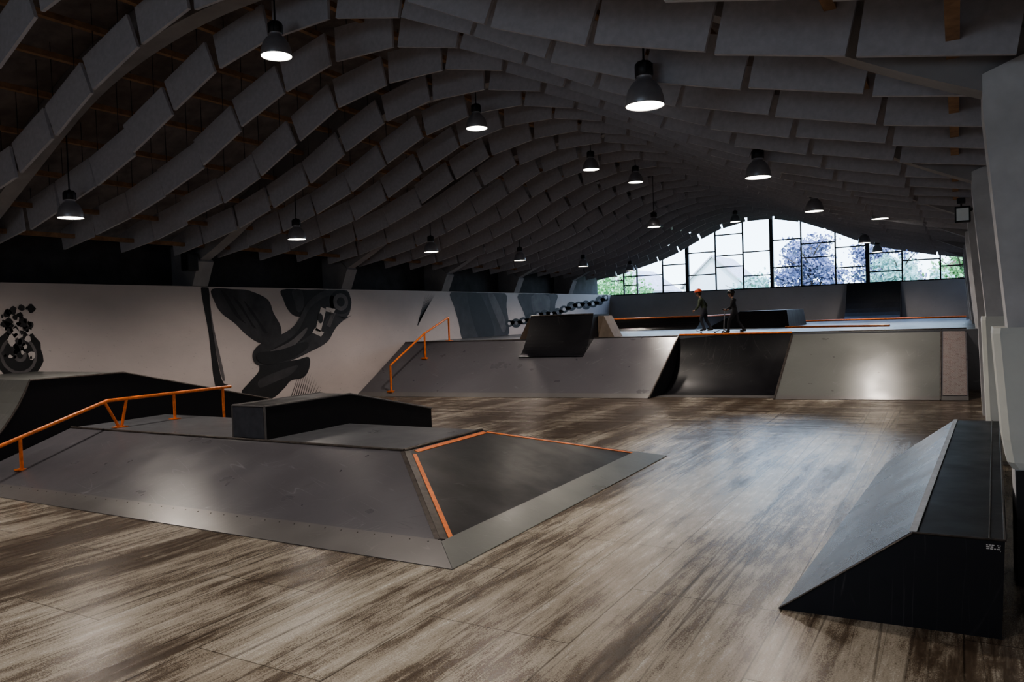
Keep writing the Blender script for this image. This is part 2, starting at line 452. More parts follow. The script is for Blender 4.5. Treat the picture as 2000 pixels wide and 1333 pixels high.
Lp+=[(-8.3,22.1,6.33),(-8.7,24.75,5.25)]
Lp+=[(-3.0,8.35,4.72),(-2.96,13.85,4.68),(-3.0,20.2,4.74),(-3.0,31.9,4.74)]
Lp+=[(-1.8,23.5,4.75),(-3,37.3,4.7)]
Lp+=[(-13.8,2.3,4.48),(-8.4,2.3,6.27),(-3,2.3,4.74),(-13.8,-2.6,4.48),(-8.4,-2.6,6.27),(-3,-2.6,4.74)]
for p in Lp: lamp(*p)

# ------------------------------------------------------------------ funbox
PH=.68
fb=empty('funbox_ramp')
X0,X1=-14.08,-4.24; Y0,Y1=6.03,12.34
TX,TY0,TY1=-6.42,8.12,10.06
def lerp(a,b,t): return tuple(a[i]+(b[i]-a[i])*t for i in range(3))
A0=(X0,Y0,0);A1=(X1,Y0,0);T0=(X0,TY0,PH);T1=(TX,TY0,PH);B1=(X1,Y1,0);T2=(TX,TY1,PH);B0=(X0,Y1,0);T3=(X0,TY1,PH)
mesh('box_core',[A0,A1,B1,B0,T0,T1,T2,T3],[(0,1,2,3),(4,5,6,7),(0,1,5,4),(1,2,6,5),(2,3,7,6),(3,0,4,7)],
     [M_blackside,M_deck,M_grey,M_black,M_grey,M_blackside],fb,False,[0,1,2,3,4,5])
e_=.012
def up(p,n_,d=e_): return (p[0]+n_[0]*d,p[1]+n_[1]*d,p[2]+n_[2]*d)
nF=Vector((0,-PH,TY0-Y0)).normalized(); nR=Vector((PH,0,X1-TX)).normalized()
t=.19
def plate(acc,c,n_,th):
    c2=[up(p,n_,th) for p in c]; acc.add(list(c)+c2,BOXF)
a=Acc(); plate(a,[A0,A1,lerp(A1,T1,t),lerp(A0,T0,t*.7)],nF,.010)
a.obj('foot_plate_front',[M_steel],fb)
a=Acc(); plate(a,[A1,B1,lerp(B1,T2,t*.95),lerp(A1,T1,t*.95)],nR,.010); a.obj('foot_plate_side',[M_grey2],fb)
def strip(acc,p,q,n_,inw,w,d=.007):
    p=Vector(p);q=Vector(q);i=Vector(inw).normalized(); n_=Vector(n_)
    c=[p,q,q+i*w,p+i*w]; acc.add([v-n_*.002 for v in c]+[v+n_*d for v in c],BOXF)
nRv=Vector(nR)
hipF=(Vector(A1)-Vector(T1)); hipB=(Vector(B1)-Vector(T2))
inF=nRv.cross(hipF).normalized()
if inF.y<0: inF=-inF
inB=nRv.cross(hipB).normalized()
if inB.y>0: inB=-inB
dn=Vector((X1-TX,0,-PH)).normalized()
a=Acc()
strip(a,Vector(T1)+inF*.10+hipF*.03,Vector(T1)+inF*.10+hipF*.80,nRv,inF,.055)
strip(a,Vector(T2)+inB*.05+hipB*.02,Vector(T2)+inB*.05+hipB*.81,nRv,inB,.055)
strip(a,Vector(T1)+dn*.06+Vector((0,.14,0)),Vector(T2)+dn*.06-Vector((0,.05,0)),nRv,dn,.07)
a.obj('orange_inlay',[M_orange],fb)
a=Acc()
strip(a,Vector(T1),Vector(T1)+hipF*.80,nRv,inF,.085,.006)
a.tube([Vector(T0)+Vector((0,0,.004)),Vector(T1)+Vector((0,0,.004))],.022,8); a.tube([Vector(T1)+Vector((0,0,.004)),Vector(T2)+Vector((0,0,.004))],.022,8)
nFv=Vector(nF); inl=nFv.cross(hipF).normalized()
if inl.x>0: inl=-inl
strip(a,Vector(T1),Vector(T1)+hipF*.80,nFv,inl,.05,.006)
strip(a,Vector(T0)+Vector((0,.02,0)),Vector(T1)+Vector((0,.02,0)),(0,0,1),(0,1,0),.08,.005)
strip(a,Vector(T1)+Vector((-.02,0,0)),Vector(T2)+Vector((-.02,0,0)),(0,0,1),(-1,0,0),.08,.005)
a.obj('edge_irons',[M_edge],fb)
a=Acc()
for i in range(40):
    p=Vector(lerp(lerp(A0,T0,t*.7),lerp(A1,T1,t),(i+.5)/40))-Vector((0,.05,.016)); q=p+nFv*.012
    a.tube([q,q+nFv*.003],.008,6)
a.obj('plate_screws',[M_edge],fb)

lg=empty('grind_ledge')
lx0,lx1=-9.83,-9.12; ly0=8.2
a=Acc()
poly=[(ly0,PH),(TY1,PH),(12.45,0.0),(12.45,.66),(10.1,PH+.51),(ly0,PH+.51)]
extrude_poly(a,poly,'x',lx0,lx1); a.obj('ledge_body',[M_blackside],lg)
a=Acc()
for xx in (lx0,lx1):
    a.tube([(xx,ly0,PH+.51),(xx,10.1,PH+.51),(xx,12.45,.66)],.018,6)
    a.tube([(xx,ly0,PH+.01),(xx,ly0,PH+.51)],.018,6)
a.tube([(lx0,ly0,PH+.51),(lx1,ly0,PH+.51)],.016,6)
a.obj('ledge_edges',[M_steel],lg)
a=Acc(); a.box(lx0+.02,lx1-.02,ly0-.012,ly0,PH+.02,PH+.49); a.obj('ledge_end_panel',[M_endp],lg)

gr=empty('grind_rail')
rx=-13.15
def fz(y):
    if y<=Y0: return 0
    if y<TY0: return PH*(y-Y0)/(TY0-Y0)
    if y<=TY1: return PH
    return max(0,PH*(1-(y-TY1)/(Y1-TY1)))
a=Acc()
rail=[(rx,5.6,.42),(rx,8.25,PH+.50),(rx,10.95,PH+.50)]
a.tube(rail,.032,10)
for y in (6.75,9.6,10.75):
    zt=.42+(y-5.6)*(PH+.50-.42)/(8.25-5.6) if y<8.25 else PH+.5
    a.tube([(rx,y,fz(y)),(rx,y,zt)],.028,10); a.box(rx-.08,rx+.08,y-.08,y+.08,fz(y)-.01,fz(y)+.012)
a.tube([(rx,5.65,0),(rx,5.65,.43)],.028,10)
a.tube([(rx,8.45,PH),(rx,8.2,PH+.48)],.026,10); a.tube([(rx,8.5,PH),(rx,8.62,PH+.5)],.026,10)
a.box(rx-.08,rx+.08,8.36,8.58,PH-.004,PH+.012)
a.obj('rail_tubes',[M_orange],gr,False)

tb=empty('quarter_spine_ramp')
sx0,sx1=XL+.03,-14.10
a=Acc(); curve=[]
n=14; H=1.6; yb=5.35; yt=7.45
for i in range(n+1):
    th=math.radians(62)*i/n; R=(yt-yb)/math.sin(math.radians(62))
    curve.append((yb+R*math.sin(th),R*(1-math.cos(th))))
sc=H/curve[-1][1]; curve=[(p,q*sc) for p,q in curve]
poly=[(yb,0)]+curve[1:]+[(9.2,H),(15.6,0.0)]
extrude_poly(a,poly,'x',sx0,sx1); o=a.obj('ramp_body',[M_blackside],tb)
a=Acc(); vs=[];fs=[]
top_pts=curve+[(9.2,H),(15.6,0.0)]
for (p,q) in top_pts: vs+=[(sx0,p,q+.015),(sx1+.015,p,q+.015)]
for i in range(len(top_pts)-1): fs.append((2*i,2*i+1,2*i+3,2*i+2))
a.add(vs,fs); a.obj('ramp_skin',[M_grey2],tb)
a=Acc()
a.tube([(sx1+.0,p,q+.008) for p,q in top_pts],.02,6); a.obj('ramp_edge',[M_edge],tb)

# ------------------------------------------------------------------ kicker
kk=empty('kicker_ramp')
KZ=.69
n0=[(-1.27,6.30,0),(.235,6.36,0),(.265,6.42,KZ),(-.32,6.40,KZ)]
n1=[(-.97,12.75,0),(.46,12.85,0),(.49,12.85,KZ),(-.055,12.8,KZ)]
mesh('kicker_body',n0+n1,[(0,1,2,3),(4,7,6,5),(0,4,5,1),(1,5,6,2),(2,6,7,3),(3,7,4,0)],[M_blackside,M_black,M_grey],kk,False,[1,0,0,0,1,0])
nk=Vector((-KZ,0,.95)).normalized()
a=Acc(); c=[n0[0],n0[3],n1[3],n1[0]]; a.add([up(p,nk,.002) for p in c]+[up(p,nk,.012) for p in c],BOXF)
a.obj('kicker_skin',[scratched('kicker_skin',(.095,.10,.115),(.22,.23,.25),.25,.35)],kk)
a=Acc()
a.add([(n0[3][0]-.02,n0[3][1],KZ+.003),(n0[3][0]+.03,n0[3][1],KZ+.003),(n1[3][0]+.03,n1[3][1],KZ+.003),(n1[3][0]-.02,n1[3][1],KZ+.003),
       (n0[3][0]-.02,n0[3][1],KZ+.014),(n0[3][0]+.03,n0[3][1],KZ+.014),(n1[3][0]+.03,n1[3][1],KZ+.014),(n1[3][0]-.02,n1[3][1],KZ+.014)],BOXF)
a.obj('ridge_trim',[M_white],kk)
a=Acc()
for (p,q) in ((n0[3],n0[2]),(n0[2],n1[2])): a.tube([Vector(p)+Vector((0,0,.004)),Vector(q)+Vector((0,0,.004))],.010,6)
a.tube([Vector(n0[0])+Vector((0,-.005,.01)),Vector(n0[3])+Vector((0,-.005,0))],.008,6)
a.tube([Vector((.17,6.42,KZ+.004)),Vector((.40,12.85,KZ+.004))],.006,6)
a.obj('kicker_edges',[M_edge],kk)
a=Acc(); random.seed(3)
for i in range(4):
    xx=.15
    zz=.652-.013*i
    while xx<.235:
        w=random.uniform(.006,.024)
        yy=6.36+(zz/KZ)*.06-.006
        if random.random()<.8: a.box(xx,min(xx+w,.238),yy-.002,yy+.001,zz,zz+.007)
        xx+=w+.005
a.obj('kicker_label',[plain('label_white',(.5,.5,.5),.6)],kk)
random.seed(11)

# ------------------------------------------------------------------ raised deck with banks and quarter pipe
DZ=1.65
def fy(x): return 23.30+.13*(x+7.5)
dk=empty('raised_deck')
a=Acc()
v=[(XL+.02,fy(XL),0),(-7.5,fy(-7.5),0),(-4.2,fy(-4.2)+.05,0),(.98,fy(.98),0),(.98,YE-.02,0),(XL+.02,YE-.02,0)]
nv=len(v); a.add(v+[(x,y,DZ) for x,y,z in v],[tuple(range(nv))[::-1],tuple(range(nv,2*nv))]+[(i,(i+1)%nv,nv+(i+1)%nv,nv+i) for i in range(nv)])
a.obj('deck_body',[M_deck],dk)
lb=empty('bank_ramp')
bl,br_=(XL+.03),-7.5
def by(x): return 20.56+.13*(x+7.57)
P=[(bl,by(bl),0),(br_-.04,by(br_),0),(br_,fy(br_)-.01,0),(bl,fy(bl)-.01,0),(br_,fy(br_)-.01,DZ),(bl,fy(bl)-.01,DZ)]
mesh('bank_body',P,[(0,1,2,3),(0,5,4,1),(1,4,2),(0,3,5),(3,2,4,5)],[M_blackside,M_grey],lb,False,[0,1,0,0,0])
nb=Vector((0,-DZ,2.75)).normalized()
a=Acc(); c=[P[0],P[1],lerp(P[1],P[4],.07),lerp(P[0],P[5],.07)]; a.add([up(p,nb,-.002) for p in c]+[up(p,nb,.01) for p in c],BOXF); a.obj('bank_foot_plate',[M_steel],lb)
a=Acc(); a.tube([up(P[1],nb,.008),up(P[4],nb,.008)],.03,6); a.tube([up(P[5],nb,.008),up(P[4],nb,.008)],.02,6); a.obj('bank_edge',[M_edge],lb)
rb=empty('bank_ramp')
def by2(x): return 20.96+.149*(x+4.25)
bl,br_=-4.22,.20
P=[(bl,by2(bl),0),(br_,by2(br_),0),(br_,fy(br_)-.01+.15,0),(bl,fy(bl)+.15,0),(br_,fy(br_)+.15,DZ+.02),(bl,fy(bl)+.15,DZ+.02)]
xs=-.40
Q=[(xs,by2(xs),0),(xs,fy(xs)+.15,DZ+.02)]
mesh('bank_body',P+Q,[(0,1,2,3),(0,5,7,6),(6,7,4,1),(1,4,2),(0,3,5),(3,2,4,5)],[M_blackside,M_grey2,M_grey],rb,False,[0,1,2,0,0,0])
a=Acc(); c=[P[0],P[1],lerp(P[1],P[4],.05),lerp(P[0],P[5],.05)]; a.add([up(p,nb,-.002) for p in c]+[up(p,nb,.01) for p in c],BOXF); a.obj('bank_foot_plate',[M_steel],rb)
a=Acc(); a.tube([up(P[0],nb,.006),up(P[5],nb,.006)],.03,6); a.tube([up(P[5],nb,.006),up(P[4],nb,.006)],.02,6); a.tube([up(Q[0],nb,.006),up(Q[1],nb,.006)],.02,6); a.obj('bank_edge',[M_edge],rb)
def worn_mat():
    m,nt,b=newmat('worn_panel')
    br=nt.nodes.new('ShaderNodeTexBrick'); br.inputs['Scale'].default_value=9; br.inputs['Mortar Size'].default_value=.03
    br.inputs['Color1'].default_value=(.12,.08,.075,1); br.inputs['Color2'].default_value=(.08,.05,.05,1); br.inputs['Mortar'].default_value=(.30,.27,.26,1)
    nt.links.new(coords(nt,(1,.9,1)),br.inputs['Vector'])
    n=noise(nt,coords(nt),9,5,.7); f=ramp(nt,n,[(.4,(0,0,0)),(.6,(1,1,1))])
    nt.links.new(mixc(nt,f,br.outputs['Color'],(.18,.16,.155)),b.inputs['Base Color']); b.inputs['Roughness'].default_value=.7
    return m
a=Acc(); c=[Q[0],P[1],P[4],Q[1]]; c=[lerp(c[0],c[3],.06),lerp(c[1],c[2],.06),lerp(c[1],c[2],.97),lerp(c[0],c[3],.97)]
c=[(p[0]+(.05 if k in(0,3) else -.03),p[1],p[2]) for k,p in enumerate(c)]
a.add([up(p,nb,.0) for p in c]+[up(p,nb,.012) for p in c],BOXF); a.obj('worn_panel',[worn_mat()],rb)
qp=empty('quarter_pipe')
xa,xb=-7.49,-4.23
a=Acc(); n=18; R=2.0; thm=math.acos(1-DZ/R)
def q0(x): return fy(x)+.02-R*math.sin(thm)
vs=[];fs=[]
for i in range(n+1):
    th=thm*i/n
    for x in (xa,xb): vs.append((x,q0(x)+R*math.sin(th),R*(1-math.cos(th))+.004))
for i in range(n): fs.append((2*i,2*i+1,2*i+3,2*i+2))
a.add(vs,fs,0); a.obj('transition',[M_black],qp,True)
a=Acc()
for x,d in ((xa,.02),(xb,-.02)):
    pl=[(x,q0(x)+R*math.sin(thm*i/n),R*(1-math.cos(thm*i/n))) for i in range(n+1)]+[(x,q0(x)+R*math.sin(thm),0)]
    m_=len(pl); a.add(pl+[(p[0]+d,p[1],p[2]) for p in pl],[tuple(range(m_)),tuple(range(m_,2*m_))]+[(i,(i+1)%m_,m_+(i+1)%m_,m_+i) for i in range(m_)])
a.obj('pipe_sides',[M_blackside],qp)
a=Acc(); a.tube([(xa,fy(xa)+.03,DZ+.03),(xb,fy(xb)+.03,DZ+.03)],.035,10); a.obj('coping',[M_orange],qp,True)
a=Acc(); a.add([(xa,q0(xa)-.45,.0),(xb,q0(xb)-.45,.0),(xb,q0(xb)+.1,.0),(xa,q0(xa)+.1,.0),(xa,q0(xa)-.45,.008),(xb,q0(xb)-.45,.008),(xb,q0(xb)+.1,.012),(xa,q0(xa)+.1,.012)],BOXF); a.obj('pipe_foot_plate',[M_steel],qp)

ex=empty('extension_box')
x0,x1=-12.35,-10.2
def ey(x): return fy(x)
prof=[]; n=12
for i in range(n+1):
    t_=i/n; prof.append((-.95+.95*t_, 1.13+(2.42-1.13)*(t_**1.7)))
poly=prof+[(1.3,2.42),(1.3,DZ-.01),(.0,DZ-.01),(-.9,1.10)]
a=Acc()
v0=[(x0,ey(x0)+p,q) for p,q in poly]; v1=[(x1,ey(x1)+p,q) for p,q in poly]; m_=len(poly)
a.add(v0+v1,[tuple(range(m_))[::-1],tuple(range(m_,2*m_))]+[(i,(i+1)%m_,m_+(i+1)%m_,m_+i) for i in range(m_)])
a.obj('extension_body',[M_black],ex)
a=Acc(); a.tube([(x0,ey(x0),2.43),(x1,ey(x1),2.43)],.025,8); a.obj('extension_coping',[M_edge],ex)
M_ply=plain('raw_plywood',(.12,.09,.068),.6,0,4,.2)
a=Acc()
a.add([(x0-.75,ey(x0)+.5,DZ),(x0-.02,ey(x0)+.3,DZ),(x0-.02,ey(x0)+1.2,DZ),(x0-.75,ey(x0)+1.2,DZ),(x0-.35,ey(x0)+.5,2.36),(x0-.02,ey(x0)+.3,2.36),(x0-.02,ey(x0)+1.2,2.36),(x0-.35,ey(x0)+1.2,2.36)],BOXF)
a.add([(x1+.02,ey(x1)+.3,DZ),(x1+.5,ey(x1)+.5,DZ),(x1+.5,ey(x1)+1.2,DZ),(x1+.02,ey(x1)+1.2,DZ),(x1+.02,ey(x1)+.3,2.36),(x1+.15,ey(x1)+.5,2.36),(x1+.15,ey(x1)+1.2,2.36),(x1+.02,ey(x1)+1.2,2.36)],BOXF)
a.obj('extension_wings',[M_ply],ex)

hr=empty('hand_rail')
a=Acc()
pA=(-16.0,19.70,.12); pB=(-15.8,21.35,1.0); pC=(-15.75,22.75,DZ)
def bankz(x,y): return max(0,min(DZ,DZ*(y-by(x))/(fy(x)-by(x))))
tops=[]
for p in (pA,pB,pC):
    z=bankz(p[0],p[1]); tops.append((p[0],p[1],z+.85)); a.tube([(p[0],p[1],z),(p[0],p[1],z+.85)],.032,8)
    a.box(p[0]-.1,p[0]+.1,p[1]-.1,p[1]+.1,z-.02,z+.03)
a.tube([tops[0],tops[1],tops[2]],.034,8)
a.obj('rail_tubes',[M_orange],hr)

fp=empty('bowl_platform')
a=Acc()
x0,x1=XL+.05,-9.6; y0=33.0;y1=YE-.05
prof=[(y0-1.1+1.1*math.sin(math.radians(60)*i/8)/math.sin(math.radians(60)), DZ+.5*(1-math.cos(math.radians(60)*i/8))/.5) for i in range(9)]
poly=prof+[(y1,DZ+.5),(y1,DZ)]
extrude_poly(a,poly,'x',x0,x1); a.obj('platform_body',[M_black],fp)
a=Acc(); a.tube([(x0,y0,DZ+.52),(x1,y0,DZ+.52)],.04,8); a.tube([(x1,y0,DZ+.52),(x1,y1,DZ+.52)],.04,8); a.obj('coping',[M_orange],fp)
pb=empty('pyramid_box')
v=[(-9.0,31.5,DZ),(-5.7,31.5,DZ),(-5.7,35.5,DZ),(-9.0,35.5,DZ),(-7.6,31.6,2.33),(-5.8,31.6,2.33),(-5.8,35.4,2.33),(-7.6,35.4,2.33)]
mesh('pyramid_body',v,BOXF,[M_blackside,M_deck],pb,False,[0,1,0,0,0,1])
lw=empty('low_bowl_rim')
a=Acc(); extrude_poly(a,[(36.2,DZ),(37.2,DZ+.10),(38.8,DZ+.10),(38.8,DZ)],'x',-9.4,.3); a.obj('rim_body',[M_black],lw)
a=Acc(); a.tube([(-9.4,37.2,DZ+.12),(.3,37.2,DZ+.12)],.045,8); a.tube([(-5.6,30.2,DZ+.03),(-2.0,29.0,DZ+.03)],.04,8); a.obj('coping',[M_orange],lw)
wr=empty('wall_ride')
a=Acc(); n=10; pl=[(38.9+1.9*(i/n),DZ+(1.85)*((i/n)**2.2)) for i in range(n+1)]+[(41.15,DZ+1.85),(41.15,DZ)]
extrude_poly(a,pl,'x',-4.65,-2.3); a.obj('ride_body',[M_black],wr)

fl=empty('floodlight',(.14,16.9,4.05))
box('flood_body',-.16,.10,-.08,.10,-.16,.14,M_blackpaint,fl,.015)
box('flood_glass',-.13,.07,-.095,-.085,-.13,.10,M_lampin,fl)
a=Acc(); a.tube([(-.03,.1,.0),(.2,.12,.12),(.86,.12,.2)],.02,6); a.box(-.12,.02,-.02,.10,.2,.30); a.tube([(-.05,.04,.14),(-.05,.04,.22)],.015,6); a.obj('flood_bracket',[M_blackpaint],fl)
sp=empty('loudspeaker',(XL+.18,13.1,4.15)); box('speaker_case',-.12,.16,-.2,.12,-.25,.2,M_blackpaint,sp,.02)

# ------------------------------------------------------------------ mural on the left wall (art grid: P along wall, Q down)
PT=[0,100,200,300,400,500,600,700,800,900,1000,1100,1187]
YT=[8.58,9.62,10.79,12.12,13.62,15.33,17.32,19.65,22.42,25.74,29.85,35.02,40.8]
ST=[.01062,.01121,.01189,.01264,.0135,.01449,.01563,.01697,.01855,.02047,.02282,.02579,.0291]
def itp(x,xs,ys):
    if x<=xs[0]: return ys[0]+(ys[1]-ys[0])/(xs[1]-xs[0])*(x-xs[0])
    for i in range(len(xs)-1):
        if x<=xs[i+1]: return ys[i]+(ys[i+1]-ys[i])*(x-xs[i])/(xs[i+1]-xs[i])
    return ys[-1]
def art(p,q,layer=0):
    z=min(3.5,2.4+itp(p,PT,ST)*(657-.036*p-q))
    return (XL+.004+.003*layer,itp(p,PT,YT),max(z,.02))
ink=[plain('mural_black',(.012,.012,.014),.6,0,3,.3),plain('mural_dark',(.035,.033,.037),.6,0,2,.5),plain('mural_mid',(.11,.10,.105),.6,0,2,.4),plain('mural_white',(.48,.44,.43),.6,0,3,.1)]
mu=Acc()
def poly(pts,layer,mi): mu.add([art(p,q,layer) for p,q in pts],[tuple(range(len(pts)))],mi)
def blob(p,q,rp,rq,layer,mi,n=20,j=0): poly([(p+rp*math.cos(2*math.pi*i/n)*(1+random.uniform(-j,j)),q+rq*math.sin(2*math.pi*i/n)*(1+random.uniform(-j,j))) for i in range(n)],layer,mi)
def smoothpoly(pts,layer,mi):
    out=[];n=len(pts)
    for i in range(n):
        p0,p1,p2,p3=pts[i-1],pts[i],pts[(i+1)%n],pts[(i+2)%n]
        for t in (0,.25,.5,.75):
            out.append(tuple(.5*((2*p1[k])+(-p0[k]+p2[k])*t+(2*p0[k]-5*p1[k]+4*p2[k]-p3[k])*t*t+(-p0[k]+3*p1[k]-3*p2[k]+p3[k])*t**3) for k in (0,1)))
    poly(out,layer,mi)
blob(30,694,48,50,0,0,26,.05); blob(30,694,36,38,1,2); blob(30,694,30,32,2,0); blob(32,694,13,14,3,2); blob(32,694,6,7,4,0)
for _ in range(70):
    r=random.uniform(2,8); blob(random.uniform(0,60),random.uniform(600,700),r,r*random.uniform(.8,1.5),random.choice((3,5)),random.choice((0,1,3)),9,.3)
smoothpoly([(393,562),(408,562),(411,640),(424,740),(436,752),(412,756),(404,650)],0,0)  # dark stripe running down the wall, drawn among the mural shapes
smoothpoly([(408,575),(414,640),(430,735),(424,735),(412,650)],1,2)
smoothpoly([(414,565),(455,565),(488,568),(522,585),(532,612),(545,640),(540,668),(508,672),(478,655),(455,632),(430,612),(418,590)],0,1)
for k in range(6):
    smoothpoly([(432+k*11,570+k*5),(440+k*12,574+k*7),(462+k*13,606+k*8),(478+k*10,632+k*5),(456+k*12,616+k*6)],1+k%2,0 if k%2==0 else 1)
smoothpoly([(550,566),(600,566),(640,567),(628,590),(600,615),(575,618),(560,605),(552,585)],0,0)
smoothpoly([(570,568),(590,568),(592,600),(580,610),(574,590)],1,1)
smoothpoly([(600,592),(632,568),(672,566),(683,580),(680,612),(652,640),(634,668),(600,688),(560,705),(520,712),(494,712),(488,690),(510,668),(548,652),(575,632)],3,1)
smoothpoly([(606,600),(640,578),(655,590),(620,640),(575,672),(520,700),(505,698),(530,680),(575,650)],4,0)
smoothpoly([(515,690),(560,668),(596,640),(590,655),(560,682),(525,700)],5,2)
blob(663,590,22,24,4,0); blob(663,590,15,17,5,2); blob(663,590,8,9,6,0)
poly([(624,600),(634,604),(622,648),(612,646)],6,3); poly([(634,600),(652,604),(648,612),(632,608)],6,3); poly([(612,640),(628,650),(622,658),(606,650)],6,3)
blob(622,622,5,10,7,0,12); poly([(644,612),(652,612),(640,640),(634,636)],6,2)
smoothpoly([(500,700),(530,706),(570,704),(598,698),(598,720),(585,738),(560,744),(545,760),(520,780),(490,775),(462,768),(478,748),(500,724)],2,0)
smoothpoly([(500,742),(540,724),(575,714),(560,732),(530,746),(500,758)],3,1)
smoothpoly([(498,690),(540,684),(590,668),(596,680),(560,702),(520,712),(500,708)],7,0)
for i in range(14):
    bx=558+i*4.5; poly([(bx,776),(bx+1.8,776),(bx+22-i*.9,722-i*1.5+i*i*.45)],1,1)
for i in range(9):
    poly([(640+i*3.5,606+i*2),(641.6+i*3.5,608+i*2),(652+i*4,640-i*3)],8,1)
for i in range(9): poly([(812+i*1.5,636-i*3),(814+i*1.5,636-i*3),(830+i*2.2,575)],0,1)
smoothpoly([(880,571),(930,572),(985,573),(988,600),(992,640),(984,657),(930,662),(902,664),(894,630),(886,600)],0,1)
smoothpoly([(912,573),(935,573),(960,640),(955,660),(930,660)],1,0)
smoothpoly([(950,574),(962,574),(985,630),(980,650),(970,630)],1,2)
smoothpoly([(1012,574),(1060,574),(1088,576),(1082,600),(1090,625),(1060,650),(1035,650),(1020,610)],0,1)
smoothpoly([(1035,580),(1070,580),(1066,620),(1048,640)],1,2)
for i in range(15):
    t_=i/14; p=992+190*t_; q=632-48*t_+3*math.sin(i*1.2)
    blob(p,q,8.5,9 if i%2 else 7,2,0,16); blob(p,q,3.2,3.4,3,2 if i%2 else 3,12)
    if i<14: blob(p+6.8,q-1.7,6,3.5,2,0,10)
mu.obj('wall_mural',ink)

# ------------------------------------------------------------------ children on the deck
def fabric(name,c): return plain(name,c,.85,0,20,.15)
M_skin=plain('skin',(.42,.25,.18),.5,0,20,.05); M_hair=plain('hair_brown',(.06,.035,.02),.7)
def skin_body(name,J,E,R,mats,region,parent):
    me=bpy.data.meshes.new(name); bm=bmesh.new(); idx={}
    lay=bm.verts.layers.skin.verify()
    for k,p in J.items():
        v=bm.verts.new(p); v[lay].radius=(R[k],R[k]*(.82 if k in('pelvis','waist','chest','upchest') else 1)); v[lay].use_root=(k=='pelvis'); idx[k]=v
    for a_,b_ in E: bm.edges.new((idx[a_],idx[b_]))
    bm.to_mesh(me); bm.free()
    o=bpy.data.objects.new(name+'_src',me); col.objects.link(o)
    m=o.modifiers.new('skin','SKIN'); m.use_smooth_shade=True
    s=o.modifiers.new('sub','SUBSURF'); s.levels=2; s.render_levels=2
    dg=bpy.context.evaluated_depsgraph_get(); dg.update()
    res=bpy.data.meshes.new_from_object(o.evaluated_get(dg)); bpy.data.objects.remove(o)
    res.name=name; res.materials.clear()
    for mm in mats: res.materials.append(mm)
    segs_=[(Vector(J[a_]),Vector(J[b_]),region.get((a_,b_),0)) for a_,b_ in E]
    for p in res.polygons:
        p.use_smooth=True; c=p.center; best=9;bi=0
        for A,B,ri in segs_:
            d=B-A; t_=max(0,min(1,(c-A).dot(d)/max(d.length_squared,1e-9))); dd=(A+d*t_-c).length
            if dd<best: best=dd;bi=ri
        p.material_index=bi
    return link(bpy.data.objects.new(name,res),parent)
